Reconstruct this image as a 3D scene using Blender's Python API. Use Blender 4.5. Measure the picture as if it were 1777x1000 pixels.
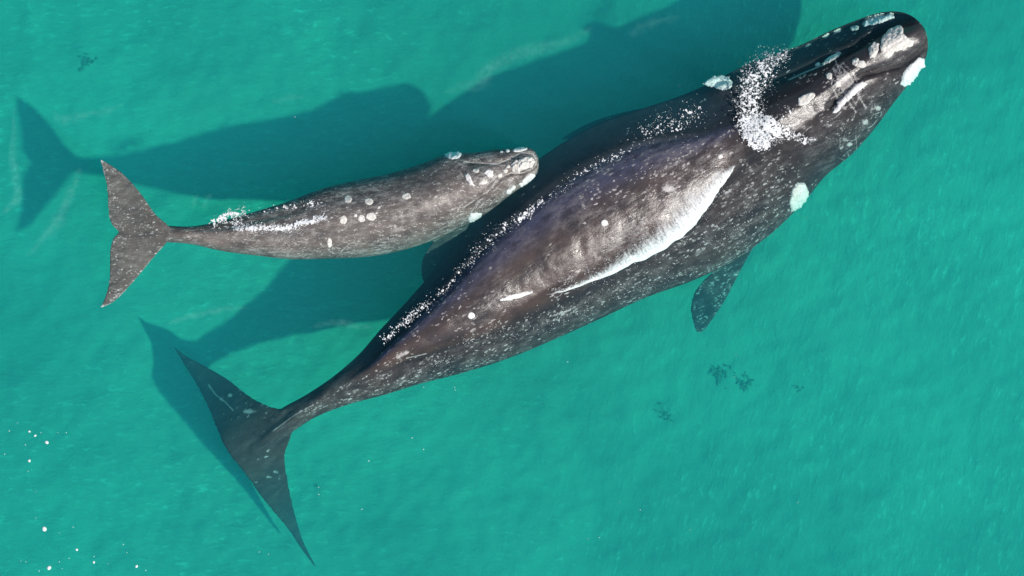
import bpy, bmesh, math
import numpy as np
from mathutils import Vector
from mathutils.bvhtree import BVHTree

# ------------------------------------------------------------------ clear
for o in list(bpy.data.objects):
    bpy.data.objects.remove(o, do_unlink=True)
scene = bpy.context.scene
COL = scene.collection
rng = np.random.default_rng(11)

# ------------------------------------------------------------------ camera, sky, sun, exposure
CAM_H = 40.0                      # drone height over the sea
PPM = 100.0                       # photograph pixels per metre at sea level
BED = -3.3                        # mean depth of the sand
SUN_ELEV = 51.0
SUN_AZ = (0.845, -0.535)          # horizontal direction towards the sun

cam_d = bpy.data.cameras.new('camera')
cam_d.sensor_width = 36.0
cam_d.lens = 36.0 * CAM_H / (1777 / PPM)
cam_d.clip_end = 2000.0
cam = bpy.data.objects.new('camera', cam_d)
cam.location = (0, 0, CAM_H)
COL.objects.link(cam)
scene.camera = cam

world = bpy.data.worlds.new('World')
scene.world = world
world.use_nodes = True
wn = world.node_tree
wn.nodes.clear()
w_out = wn.nodes.new('ShaderNodeOutputWorld')
w_bg = wn.nodes.new('ShaderNodeBackground')
w_sky = wn.nodes.new('ShaderNodeTexSky')
w_sky.sky_type = 'NISHITA'
w_sky.sun_disc = False
w_sky.sun_elevation = math.radians(SUN_ELEV)
w_sky.sun_rotation = math.atan2(SUN_AZ[0], SUN_AZ[1])
w_bg.inputs['Strength'].default_value = 0.085
wn.links.new(w_sky.outputs[0], w_bg.inputs['Color'])
wn.links.new(w_bg.outputs[0], w_out.inputs['Surface'])

sun_d = bpy.data.lights.new('sun', 'SUN')
sun_d.energy = 4.0
sun_d.angle = math.radians(1.5)
sun_d.color = (1.0, 0.95, 0.88)
sun = bpy.data.objects.new('sun', sun_d)
_e = math.radians(SUN_ELEV)
sun_dir = Vector((SUN_AZ[0] * math.cos(_e), SUN_AZ[1] * math.cos(_e), math.sin(_e))).normalized()
sun.rotation_euler = (-sun_dir).to_track_quat('-Z', 'Y').to_euler()
sun.location = sun_dir * 60
COL.objects.link(sun)

scene.view_settings.view_transform = 'Standard'
scene.view_settings.look = 'None'
scene.view_settings.exposure = 0.0
scene.view_settings.gamma = 1.0
scene.view_settings.use_curve_mapping = False
scene.cycles.use_denoising = True
scene.cycles.max_bounces = 8
scene.cycles.volume_bounces = 4
scene.cycles.transparent_max_bounces = 24
scene.cycles.sample_clamp_indirect = 4.0


# ------------------------------------------------------------------ helpers
def W(px, py, z=0.0):
    """photograph pixel -> point at height z on that line of sight"""
    x0 = (np.asarray(px, float) - 888.5) / PPM
    y0 = (500.0 - np.asarray(py, float)) / PPM
    k = (CAM_H - z) / CAM_H
    return x0 * k, y0 * k


def to_px(x, y, z):
    k = CAM_H / (CAM_H - z)
    return 888.5 + x * k * PPM, 500.0 - y * k * PPM


def vnoise(x, y, seed=0):
    """smooth value noise, vectorised, 0..1"""
    xi = np.floor(x).astype(np.int64); yi = np.floor(y).astype(np.int64)
    xf = x - xi; yf = y - yi
    u = xf * xf * (3 - 2 * xf); v = yf * yf * (3 - 2 * yf)

    def h(a, b):
        n = (a * 374761393 + b * 668265263 + seed * 974711) & 0xffffffff
        n = ((n ^ (n >> 13)) * 1274126177) & 0xffffffff
        return ((n ^ (n >> 16)) & 0xffff) / 65535.0
    return (h(xi, yi) * (1 - u) + h(xi + 1, yi) * u) * (1 - v) + (h(xi, yi + 1) * (1 - u) + h(xi + 1, yi + 1) * u) * v


def fbm(x, y, oct=4, seed=0):
    s = 0; a = 1; t = 0
    for k in range(oct):
        s = s + a * vnoise(x * 2 ** k + 17.3 * k, y * 2 ** k - 9.1 * k, seed + k); t += a; a *= .5
    return s / t


def sstep(a, b, x):
    t = np.clip((x - a) / (b - a), 0, 1)
    return t * t * (3 - 2 * t)


def poly_dist(px, py, pts):
    """distance of points to a polyline, pixels"""
    d = np.full(np.shape(px), 1e9)
    for (ax, ay), (bx, by) in zip(pts[:-1], pts[1:]):
        vx, vy = bx - ax, by - ay
        t = np.clip(((px - ax) * vx + (py - ay) * vy) / (vx * vx + vy * vy + 1e-9), 0, 1)
        d = np.minimum(d, np.hypot(px - ax - t * vx, py - ay - t * vy))
    return d


def inside(px, py, poly):
    r = np.zeros(np.shape(px), bool)
    n = len(poly)
    for i in range(n):
        x1, y1 = poly[i]; x2, y2 = poly[(i + 1) % n]
        if y1 == y2:
            continue
        c = ((y1 > py) != (y2 > py)) & (px < (x2 - x1) * (py - y1) / (y2 - y1) + x1)
        r ^= c
    return r


def link_mesh(name, me, mat, parent=None):
    o = bpy.data.objects.new(name, me)
    if mat:
        me.materials.append(mat)
    COL.objects.link(o)
    if parent is not None:
        o.parent = parent
        o.matrix_parent_inverse = parent.matrix_world.inverted()
    return o


def mesh_from(name, v, f, smooth=True):
    me = bpy.data.meshes.new(name)
    me.from_pydata([tuple(p) for p in v], [], [tuple(q) for q in f])
    if smooth:
        me.polygons.foreach_set('use_smooth', np.ones(len(me.polygons), bool))
    me.update()
    return me


def fast_mesh(name, v, tri, smooth=False):
    v = np.asarray(v, np.float32); tri = np.asarray(tri, np.int32)
    k = tri.shape[1]
    me = bpy.data.meshes.new(name)
    me.vertices.add(len(v)); me.vertices.foreach_set('co', v.ravel())
    me.loops.add(tri.size); me.loops.foreach_set('vertex_index', tri.ravel())
    me.polygons.add(len(tri)); me.polygons.foreach_set('loop_start', np.arange(0, tri.size, k, dtype=np.int32))
    me.polygons.foreach_set('use_smooth', np.full(len(tri), smooth))
    me.update(calc_edges=True); me.validate()
    return me


def tag(o, label=None, cat=None, group=None, kind=None):
    if label: o['label'] = label
    if cat: o['category'] = cat
    if group: o['group'] = group
    if kind: o['kind'] = kind
    return o


def empty(name, loc):
    o = bpy.data.objects.new(name, None)
    o.location = loc
    o.empty_display_size = .3
    COL.objects.link(o)
    bpy.context.view_layer.update()
    return o


# ------------------------------------------------------------------ material helpers
class NT:
    def __init__(s, name):
        s.m = bpy.data.materials.new(name); s.m.use_nodes = True
        s.t = s.m.node_tree; s.t.nodes.clear()
        s.out = s.t.nodes.new('ShaderNodeOutputMaterial')

    def n(s, typ, **kw):
        nd = s.t.nodes.new(typ)
        for k, v in kw.items():
            setattr(nd, k, v)
        return nd

    def link(s, a, b):
        s.t.links.new(a, b)

    def put(s, sock, v):
        if hasattr(v, 'is_output'):
            s.link(v, sock)
        elif isinstance(v, (tuple, list)) and len(v) == 3 and sock.type == 'RGBA':
            sock.default_value = (*v, 1)
        else:
            sock.default_value = v

    def math(s, op, a, b=0.0, c=0.0, clamp=False):
        nd = s.n('ShaderNodeMath', operation=op, use_clamp=clamp)
        s.put(nd.inputs[0], a); s.put(nd.inputs[1], b); s.put(nd.inputs[2], c)
        return nd.outputs[0]

    def mix(s, f, a, b):
        nd = s.n('ShaderNodeMix', data_type='RGBA')
        s.put(nd.inputs[0], f); s.put(nd.inputs[6], a); s.put(nd.inputs[7], b)
        return nd.outputs[2]

    def rng(s, v, a, b, c=0.0, d=1.0, smooth=True):
        nd = s.n('ShaderNodeMapRange', interpolation_type='SMOOTHSTEP' if smooth else 'LINEAR')
        s.put(nd.inputs[0], v)
        for i, q in enumerate((a, b, c, d)):
            s.put(nd.inputs[i + 1], q)
        return nd.outputs[0]

    def mapping(s, vec, scale=(1, 1, 1), rot=(0, 0, 0)):
        nd = s.n('ShaderNodeMapping')
        s.link(vec, nd.inputs[0]); nd.inputs['Scale'].default_value = scale; nd.inputs['Rotation'].default_value = rot
        return nd.outputs[0]

    def noise(s, vec, scale, detail=4, rough=.55, dist=0.0):
        nd = s.n('ShaderNodeTexNoise')
        s.link(vec, nd.inputs['Vector'])
        nd.inputs['Scale'].default_value = scale; nd.inputs['Detail'].default_value = detail
        nd.inputs['Roughness'].default_value = rough; nd.inputs['Distortion'].default_value = dist
        return nd.outputs['Fac']

    def voronoi(s, vec, scale, out='Distance', feature='F1', rnd=1.0):
        nd = s.n('ShaderNodeTexVoronoi', feature=feature)
        s.link(vec, nd.inputs['Vector']); nd.inputs['Scale'].default_value = scale
        nd.inputs['Randomness'].default_value = rnd
        return nd.outputs[out]

    def bsdf(s, **kw):
        b = s.n('ShaderNodeBsdfPrincipled')
        for k, v in kw.items():
            s.put(b.inputs[k.replace('_', ' ')], v)
        s.link(b.outputs[0], s.out.inputs['Surface'])
        return b

    def bump(s, h, strength, dist, normal=None):
        nd = s.n('ShaderNodeBump')
        s.link(h, nd.inputs['Height']); s.put(nd.inputs['Strength'], strength); nd.inputs['Distance'].default_value = dist
        if normal is not None:
            s.link(normal, nd.inputs['Normal'])
        return nd.outputs[0]


def skin_material(name, axis_rot, dark, brown, blue, pale, fleck, scale=1.0, streak=.30):
    """wet whale skin; vertex layers say where the pigment, or light painted into it, differs
    tone: r brown, g blue-grey (painted sky sheen on the mother), b grey-green mottling; marks: r pale blotches, g flecks and painted glints, b scars and painted glare strokes"""
    s = NT(name)
    tc = s.n('ShaderNodeTexCoord').outputs['Object']
    al = s.mapping(tc, rot=(0, 0, axis_rot))
    st = s.mapping(al, scale=(.45, 1, 1))
    tone = s.n('ShaderNodeVertexColor', layer_name='tone')
    marks = s.n('ShaderNodeVertexColor', layer_name='marks')
    ts = s.n('ShaderNodeSeparateColor'); s.link(tone.outputs[0], ts.inputs[0])
    ms = s.n('ShaderNodeSeparateColor'); s.link(marks.outputs[0], ms.inputs[0])
    n1 = s.noise(st, 2.2 * scale, 6, .62)
    n2 = s.noise(st, 9 * scale, 5, .65)
    n3 = s.noise(tc, 34 * scale, 4, .7)
    n5 = s.noise(st, 4.2 * scale, 3, .6)
    n4 = s.noise(s.mapping(al, scale=(.16, 1, 1)), 14 * scale, 5, .7)
    c = s.mix(s.math('MULTIPLY', ts.outputs[0], s.rng(n1, .25, .68)), dark, brown)
    c = s.mix(s.math('MULTIPLY', ts.outputs[1], s.rng(n2, .2, .6)), c, blue)
    # grey mottling
    mot = s.math('MULTIPLY', ts.outputs[2], s.rng(s.math('ADD', s.math('MULTIPLY', n2, .6), s.math('MULTIPLY', n3, .4)), .43, .66))
    c = s.mix(mot, c, pale)
    # streaks along the body
    c = s.mix(s.math('MULTIPLY', s.rng(n4, .55, .8), streak), c, pale)
    # pale blotches, ragged
    bl = s.rng(s.math('ADD', ms.outputs[0], s.math('MULTIPLY', s.math('SUBTRACT', n3, .5), .9)), .42, .72)
    c = s.mix(s.math('MULTIPLY', bl, .85), c, fleck)
    # flecks: small ragged grains, density from the vertex layer
    wv = s.n('ShaderNodeVectorMath', operation='ADD')
    s.link(st, wv.inputs[0])
    nc = s.n('ShaderNodeTexNoise'); s.link(tc, nc.inputs['Vector']); nc.inputs['Scale'].default_value = 20
    sc = s.n('ShaderNodeVectorMath', operation='SCALE'); s.link(nc.outputs['Color'], sc.inputs[0]); sc.inputs['Scale'].default_value = .05
    s.link(sc.outputs[0], wv.inputs[1])
    vd = s.voronoi(wv.outputs[0], 27 * scale)
    vc = s.n('ShaderNodeSeparateColor'); s.link(s.voronoi(wv.outputs[0], 27 * scale, 'Color'), vc.inputs[0])
    size = s.math('MULTIPLY', s.math('ADD', s.math('MULTIPLY', vc.outputs[0], .42), .12), 1.0)
    grain = s.rng(s.math('SUBTRACT', size, vd), -.03, .07)
    dens = s.math('MULTIPLY', ms.outputs[1], s.rng(s.math('ADD', s.math('MULTIPLY', n2, .6), s.math('MULTIPLY', n5, .4)), .40, .60, .05, 1.35))
    keep = s.math('GREATER_THAN', dens, vc.outputs[1])
    fl = s.math('MULTIPLY', grain, keep)
    fcol = s.mix(vc.outputs[2], pale, fleck)
    c = s.mix(s.math('MULTIPLY', fl, .8), c, fcol)
    sc2 = s.rng(s.math('ADD', ms.outputs[2], s.math('ADD', s.math('MULTIPLY', s.math('SUBTRACT', n3, .5), 1.0), s.math('MULTIPLY', s.math('SUBTRACT', n2, .5), .9))), .4, .85)
    c = s.mix(s.math('MULTIPLY', sc2, .65), c, fleck)
    # wet film only where the skin stands in air
    geo = s.n('ShaderNodeNewGeometry')
    px = s.n('ShaderNodeSeparateXYZ'); s.link(geo.outputs['Position'], px.inputs[0])
    zz = s.math('ADD', px.outputs[2], s.math('MULTIPLY', s.math('SUBTRACT', n2, .5), .05))
    air = s.rng(zz, -.015, .02)
    h = s.math('ADD', s.math('MULTIPLY', n3, .22), s.math('ADD', s.math('MULTIPLY', n4, .25), s.math('MULTIPLY', fl, .25)))
    h = s.math('ADD', h, s.math('MULTIPLY', n2, .8))
    nrm = s.bump(h, .40, .03)
    b = s.bsdf(Base_Color=c, Roughness=s.rng(n2, .3, .7, .19, .33), Specular_IOR_Level=s.math('MULTIPLY', air, .45), Normal=nrm)
    return s.m


def rough_material(name, col_a, col_b, scale, bump_d=.02, rough=.85, sub=0.0):
    s = NT(name)
    tc = s.n('ShaderNodeTexCoord').outputs['Object']
    n1 = s.noise(tc, scale, 5, .7)
    v = s.voronoi(tc, scale * 1.7)
    c = s.mix(s.rng(n1, .3, .62), col_b, col_a)
    c = s.mix(s.rng(v, .35, .75, 0, .55), c, col_b)
    h = s.math('SUBTRACT', n1, s.math('MULTIPLY', v, .6))
    s.bsdf(Base_Color=c, Roughness=rough, Specular_IOR_Level=.2, Normal=s.bump(h, .9, bump_d))
    return s.m


# ------------------------------------------------------------------ sea bed and water
def spaced(lo, hi, step, far):
    core = np.arange(lo, hi + 1e-6, step)
    out = [hi + step * 1.6]
    while out[-1] < far:
        out.append(out[-1] + (out[-1] - (out[-2] if len(out) > 1 else hi)) * 1.5)
    out[-1] = far
    o = np.array(out)
    lo_out = -(o - hi) + lo
    return np.concatenate([lo_out[::-1], core, o])


def sheet(xs, ys, zf):
    X, Y = np.meshgrid(xs, ys)
    Z = zf(X, Y)
    v = np.stack([X, Y, Z], -1).reshape(-1, 3)
    nx, ny = len(xs), len(ys)
    i = np.arange(nx * ny).reshape(ny, nx)
    f = np.stack([i[:-1, :-1], i[:-1, 1:], i[1:, 1:], i[1:, :-1]], -1).reshape(-1, 4)
    return v, f


def bed_z(X, Y):
    d = np.hypot(X, Y)
    near = np.exp(-(d / 30) ** 4)
    z = (fbm(X * .22, Y * .22, 3, 5) - .5) * .30
    z = z + (fbm(X * .9 + 3, Y * .9, 3, 8) - .5) * .07
    z = z + (fbm(X * 1.5 + 9, Y * 2.1, 3, 12) - .5) * .15 + (fbm(X * 4.2, Y * 4.8, 2, 14) - .5) * .07
    return BED + z * near


sand = NT('sand')
tc = sand.n('ShaderNodeTexCoord').outputs['Object']
big = sand.noise(tc, .16, 4, .55)
mid = sand.noise(tc, .8, 5, .6)
# surface wave light painted into the sand as crossing ripple marks, direction drifting
r1 = sand.noise(sand.mapping(sand.mapping(tc, rot=(0, 0, -.06)), scale=(1, 2.6, 1)), 4.2, 6, .68, .45)
r2 = sand.noise(sand.mapping(sand.mapping(tc, rot=(0, 0, -1.30)), scale=(1, 2.8, 1)), 4.2, 6, .68, .45)
sel = sand.n('ShaderNodeSeparateXYZ'); sand.link(tc, sel.inputs[0])
drift = sand.rng(sand.math('ADD', sand.math('MULTIPLY', sel.outputs[0], .10), sand.math('MULTIPLY', mid, .8)), .0, .9)
rip = sand.math('ADD', sand.math('MULTIPLY', r1, sand.math('SUBTRACT', 1.0, drift)), sand.math('MULTIPLY', r2, drift))
patch = sand.rng(sand.noise(tc, .45, 4, .6), .38, .64)
base = sand.mix(sand.rng(big, .3, .7), (.300, .312, .270), (.440, .450, .388))
base = sand.mix(sand.math('MULTIPLY', sand.rng(rip, .52, .72), sand.math('MULTIPLY', sand.math('ADD', patch, .30), .38)), base, (.86, .86, .80))
base = sand.mix(sand.math('MULTIPLY', sand.rng(rip, .46, .28), sand.math('MULTIPLY', sand.math('ADD', patch, .35), .60)), base, (.30, .33, .30))
fine = sand.noise(tc, 22, 3, .6)
base = sand.mix(sand.rng(fine, .62, .8, 0, .25), base, (.34, .36, .32))
sand.bsdf(Base_Color=base, Roughness=.95, Specular_IOR_Level=0.0,
          Normal=sand.bump(sand.math('ADD', rip, sand.math('MULTIPLY', fine, .25)), .7, .05))

xs = spaced(-13, 13, .07, 400); ys = spaced(-8.5, 8.5, .07, 400)
v, f = sheet(xs, ys, bed_z)
bed = link_mesh('seabed', fast_mesh('seabed', v, f, True), sand.m)
tag(bed, 'pale rippled sand seabed with painted wave light under clear shallow teal water', kind='structure')


def sea_z(X, Y):
    d = np.hypot(X, Y)
    near = np.exp(-(d / 40) ** 4)
    return near * ((fbm(X * .8, Y * .8, 3, 21) - .5) * .03 + (fbm(X * 3.1, Y * 3.1, 2, 25) - .5) * .012)


xs = spaced(-11, 11, .12, 380); ys = spaced(-7, 7, .12, 380)
v, f = sheet(xs, ys, sea_z)
nx, ny = len(xs), len(ys)
idx = np.arange(nx * ny).reshape(ny, nx)
ring = np.concatenate([idx[0, :], idx[1:, -1], idx[-1, -2::-1], idx[-2:0:-1, 0]])
low = v[ring].copy(); low[:, 2] = BED - 1.0
n0 = len(v)
quads = [tuple(q) for q in f]
m = len(ring)
for k in range(m):
    a, b = ring[k], ring[(k + 1) % m]
    quads.append((b, a, n0 + k, n0 + (k + 1) % m))
quads.append(tuple(n0 + k for k in range(m))[::-1])
wat = NT('sea_water')
ab = wat.n('ShaderNodeVolumeAbsorption')
sc = wat.n('ShaderNodeVolumeScatter')
# Absorption coefficient = density * (1 - colour)
WATER_ABS = (.50, .026, .046)
WATER_SCA = (.022, .092, .135)
ab.inputs['Density'].default_value = .5
ab.inputs['Color'].default_value = (*(1 - a / .5 for a in WATER_ABS), 1)
sc.inputs['Density'].default_value = .2
sc.inputs['Color'].default_value = (*(a / .2 for a in WATER_SCA), 1)
sc.inputs['Anisotropy'].default_value = .1
add = wat.n('ShaderNodeAddShader')
wat.link(ab.outputs[0], add.inputs[0]); wat.link(sc.outputs[0], add.inputs[1])
wat.link(add.outputs[0], wat.out.inputs['Volume'])
wat.m.cycles.homogeneous_volume = True
water = link_mesh('sea_water', mesh_from('sea_water', np.concatenate([v, low]), quads), wat.m)
tag(water, 'clear teal sea water over sand', kind='structure')


# ------------------------------------------------------------------ whale bodies
def catmull(tab, n):
    """rows of values at equal steps -> n rows, smooth"""
    a = np.asarray(tab, float)
    k = len(a)
    t = np.linspace(0, k - 1, n)
    i = np.clip(np.floor(t).astype(int), 0, k - 2); u = (t - i)[:, None]
    g = lambda j: a[np.clip(j, 0, k - 1)]
    p0, p1, p2, p3 = g(i - 1), g(i), g(i + 1), g(i + 2)
    return .5 * (2 * p1 + (p2 - p0) * u + (2 * p0 - 5 * p1 + 4 * p2 - p3) * u ** 2 + (3 * p1 - p0 - 3 * p2 + p3) * u ** 3)


def close_loft(rings):
    """list of rings (k x n x 3) -> closed verts, faces"""
    R = np.asarray(rings); k, n, _ = R.shape
    v = R.reshape(-1, 3)
    faces = []
    for a in range(k - 1):
        for b in range(n):
            c = (b + 1) % n
            faces.append((a * n + b, a * n + c, (a + 1) * n + c, (a + 1) * n + b))
    v = np.concatenate([v, R[0].mean(0)[None], R[-1].mean(0)[None]])
    p, q = k * n, k * n + 1
    for b in range(n):
        c = (b + 1) % n
        faces.append((p, c, b)); faces.append((q, (k - 1) * n + b, (k - 1) * n + c))
    return v, faces


def body_loft(tab, n=240, ring_n=96, peak=.5, steep=False):
    """tab rows: Lx Ly Rx Ry ztop zmid zbot hump eL eR"""
    T = catmull(tab, n)
    th = np.linspace(0, 2 * math.pi, ring_n, endpoint=False)
    rings = []
    for row in T:
        lx, ly, rx, ry, zt, zm, zb, hp, eL, eR = row
        ax, ay = W(lx, ly, zm); bx, by = W(rx, ry, zm)
        cx, cy = (ax + bx) / 2, (ay + by) / 2
        w = math.hypot(bx - ax, by - ay) / 2 + 1e-6
        ex, ey = (bx - ax) / 2 / w, (by - ay) / 2 / w
        c, s = np.cos(th), np.sin(th)
        v = (c + 1) / 2
        up = s >= 0
        z = np.where(up, zm + (zt - zm) * np.abs(s) ** .88, zm + (zb - zm) * np.abs(s) ** .92)
        if hp > 0 and eR > eL:
            pk = eL + peak * (eR - eL)
            q = np.where(v > pk, (v - pk) / (eR - pk), (pk - v) / (pk - eL))
            z = z + np.where(up, hp * np.clip(1 - q * q, 0, 1), 0)
        if steep:
            k = min(1.0, hp / .15)
            vr = eL + .04
            zl = zm + (zt + hp * .45 - zm) * np.clip(v / vr, 0, 1) ** 1.05
            z = np.where(up & (v < vr), z * (1 - k) + np.minimum(z, zl) * k, z)
        rings.append(np.stack([cx + c * w * ex, cy + c * w * ey, z], -1))
    return close_loft(rings)


def blade_loft(pairs, n=90, ring_n=36, thick=.09, minth=.035):
    """pairs: (lead x,y, trail x,y, z lead, z trail) - a lens-shaped blade"""
    T = catmull(pairs, n)
    th = np.linspace(0, 2 * math.pi, ring_n, endpoint=False)
    rings = []
    for row in T:
        ax, ay = W(row[0], row[1], row[4]); bx, by = W(row[2], row[3], row[5])
        ch = math.hypot(bx - ax, by - ay)
        t = max(minth, thick * ch)
        c, s = np.cos(th), np.sin(th)
        u = (1 - c) / 2
        prof = np.sign(s) * np.abs(s) ** .65 * (1.2 - .5 * u)
        rings.append(np.stack([ax + (bx - ax) * u, ay + (by - ay) * u, row[4] + (row[5] - row[4]) * u + prof * t / 2], -1))
    return close_loft(rings)


def fuse(name, lofts, voxel):
    vv, ff, n = [], [], 0
    for v, f in lofts:
        vv.append(v); ff += [tuple(i + n for i in q) for q in f]; n += len(v)
    me = mesh_from(name + '_raw', np.concatenate(vv), ff)
    bm = bmesh.new(); bm.from_mesh(me); bmesh.ops.recalc_face_normals(bm, faces=bm.faces); bm.to_mesh(me); bm.free()
    o = bpy.data.objects.new(name, me); COL.objects.link(o)
    r = o.modifiers.new('r', 'REMESH'); r.mode = 'VOXEL'; r.voxel_size = voxel; r.use_smooth_shade = True
    sm = o.modifiers.new('s', 'SMOOTH'); sm.factor = .5; sm.iterations = 9
    dg = bpy.context.evaluated_depsgraph_get()
    out = bpy.data.meshes.new_from_object(o.evaluated_get(dg))
    bpy.data.objects.remove(o, do_unlink=True); bpy.data.meshes.remove(me)
    out.polygons.foreach_set('use_smooth', np.ones(len(out.polygons), bool))
    out.name = name
    return out


def get_co(me):
    a = np.empty(len(me.vertices) * 3, np.float32); me.vertices.foreach_get('co', a)
    return a.reshape(-1, 3).astype(float)


def get_no(me):
    a = np.empty(len(me.vertices) * 3, np.float32); me.vertices.foreach_get('normal', a)
    return a.reshape(-1, 3).astype(float)


def body_coords(tab, px, py):
    """station number t and lateral v (0 left edge .. 1 right edge) of pixels"""
    T = catmull(tab, 220)
    cx, cy = (T[:, 0] + T[:, 2]) / 2, (T[:, 1] + T[:, 3]) / 2
    t = np.zeros(len(px)); v = np.zeros(len(px))
    for a in range(0, len(px), 20000):
        s = slice(a, a + 20000)
        # compare with the closest cross line
        d = np.hypot(px[s, None] - cx[None], py[s, None] - cy[None])
        j = d.argmin(1)
        t[s] = j / 219 * (len(tab) - 1)
        L = T[j, 0:2]; R = T[j, 2:4]; e = R - L
        v[s] = ((px[s] - L[:, 0]) * e[:, 0] + (py[s] - L[:, 1]) * e[:, 1]) / (e ** 2).sum(1)
    return t, v


def set_layer(me, name, rgb):
    at = me.color_attributes.new(name, 'FLOAT_COLOR', 'POINT')
    a = np.ones((len(rgb), 4), np.float32); a[:, :3] = np.clip(rgb, 0, 1)
    at.data.foreach_set('color', a.ravel())


def ell(cx, cy, rx, ry, rot=0.0, n=22, wob=.14, seed=1):
    r = np.random.default_rng(int(cx * 7 + cy * 13 + seed))
    ph = r.uniform(0, 6.28, 3)
    a = np.linspace(0, 2 * math.pi, n, endpoint=False)
    k = 1 + wob * (np.sin(2 * a + ph[0]) * .5 + np.sin(3 * a + ph[1]) * .5 + np.sin(5 * a + ph[2]) * .4)
    x, y = rx * k * np.cos(a), ry * k * np.sin(a)
    c, s = math.cos(rot), math.sin(rot)
    return [(cx + c * p - s * q, cy + s * p + c * q) for p, q in zip(x, y)]


def strip(pts, w):
    """polyline (px) with half width -> polygon"""
    p = np.array(pts, float)
    d = np.gradient(p, axis=0); d /= np.linalg.norm(d, axis=1)[:, None]
    nrm = np.stack([-d[:, 1], d[:, 0]], 1)
    ww = np.array([w * .35] + [w] * (len(p) - 2) + [w * .35])[:, None]
    return [tuple(q) for q in np.concatenate([p + nrm * ww, (p - nrm * ww)[::-1]])]


def drape(name, bvh, poly, thick, mat, parent=None, step=1.3, rough=.55, nscale=.16, edge=4.0, seed=3, ragged=2.2, floor=None, rfreq=.13):
    """a lumpy crust lying on the surface below the outline POLY (photo pixels)"""
    P = np.array(poly)
    x0, y0 = P.min(0) - 3; x1, y1 = P.max(0) + 3
    X, Y = np.meshgrid(np.arange(x0, x1, step), np.arange(y0, y1, step))
    jx = X + (fbm(X * rfreq, Y * rfreq, 3, seed) - .5) * 2 * ragged
    jy = Y + (fbm(X * rfreq + 40, Y * rfreq, 3, seed + 5) - .5) * 2 * ragged
    m = inside(jx, jy, [tuple(p) for p in P])
    d = poly_dist(jx, jy, [tuple(p) for p in P] + [tuple(P[0])])
    d = np.where(m, d, -d)
    keep = d > -step * 1.3
    idx = -np.ones(X.shape, int)
    vs = []
    C = Vector((0, 0, CAM_H))
    for j, i in zip(*np.nonzero(keep)):
        gx, gy = W(X[j, i], Y[j, i])
        dr = (Vector((gx, gy, 0)) - C).normalized()
        loc = None
        if bvh is not None:
            loc, nn, _, _ = bvh.ray_cast(C, dr)
        if loc is None:
            if floor is None:
                continue
            loc = C + dr * ((CAM_H - floor) / -dr.z); nn = Vector((0, 0, 1))
        elif floor is not None and loc.z < floor:
            loc = C + dr * ((CAM_H - floor) / -dr.z); nn = Vector((0, 0, 1))
        dd = d[j, i]
        lump = 1 - rough + rough * 1.6 * float(vnoise(np.array(X[j, i] * nscale), np.array(Y[j, i] * nscale), seed)) * float(.4 + 1.2 * vnoise(np.array(X[j, i] * nscale * 2.7), np.array(Y[j, i] * nscale * 2.7), seed + 9))
        hgt = .72 * thick * lump * min(1.0, max(0.0, (dd + .3) / edge)) ** .6 if dd > 0 else -.015
        q = loc + nn * hgt
        idx[j, i] = len(vs); vs.append(q)
    fs = []
    H, Wd = X.shape
    for j in range(H - 1):
        for i in range(Wd - 1):
            a, b, c, e = idx[j, i], idx[j, i + 1], idx[j + 1, i + 1], idx[j + 1, i]
            if min(a, b, c, e) >= 0:
                fs.append((e, c, b, a))
    if not fs:
        return None
    return link_mesh(name, mesh_from(name, vs, fs), mat, parent)


# ---- mother: tail to nose.  Lx Ly Rx Ry  ztop zmid zbot  hump eL eR
M = [
    (402, 790, 408, 797, -.80, -.83, -.86, 0, .3, .5),
    (440, 752, 452, 778, -.66, -.74, -.84, 0, .3, .5),
    (484, 712, 500, 754, -.50, -.64, -.78, 0, .3, .5),
    (530, 686, 548, 724, -.36, -.60, -.95, 0, .3, .5),
    (575, 656, 605, 702, -.26, -.58, -1.10, 0, .3, .5),
    (620, 618, 665, 686, -.16, -.60, -1.25, .06, .30, .55),
    (660, 572, 730, 666, -.12, -.65, -1.50, .15, .27, .60),
    (705, 524, 800, 648, -.09, -.75, -1.80, .20, .22, .66),
    (756, 465, 880, 623, -.07, -.72, -2.10, .22, .20, .73),
    (812, 392, 960, 590, -.06, -.74, -2.30, .23, .20, .78),
    (879, 322, 1040, 554, -.06, -.74, -2.42, .23, .20, .80),
    (949, 266, 1120, 517, -.06, -.72, -2.45, .23, .20, .78),
    (1030, 218, 1200, 488, -.06, -.72, -2.45, .22, .20, .75),
    (1103, 192, 1270, 455, -.07, -.74, -2.40, .19, .22, .68),
    (1176, 168, 1340, 404, -.07, -.78, -2.30, .11, .28, .57),
    (1237, 142, 1395, 350, -.06, -.85, -2.20, .02, .30, .55),
    (1290, 115, 1432, 306, -.04, -.80, -2.10, 0, .3, .5),
    (1340, 97, 1480, 266, -.02, -.75, -1.95, 0, .3, .5),
    (1390, 78, 1520, 220, .00, -.70, -1.75, 0, .3, .5),
    (1440, 54, 1552, 177, .01, -.60, -1.5, 0, .3, .5),
    (1490, 34, 1580, 142, .02, -.50, -1.3, 0, .3, .5),
    (1530, 22, 1598, 118, .01, -.45, -1.1, 0, .3, .5),
    (1560, 21, 1606, 101, -.02, -.40, -.95, 0, .3, .5),
    (1582, 29, 1609, 84, -.08, -.38, -.80, 0, .3, .5),
    (1597, 44, 1607, 67, -.20, -.38, -.60, 0, .3, .5),
]
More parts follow.
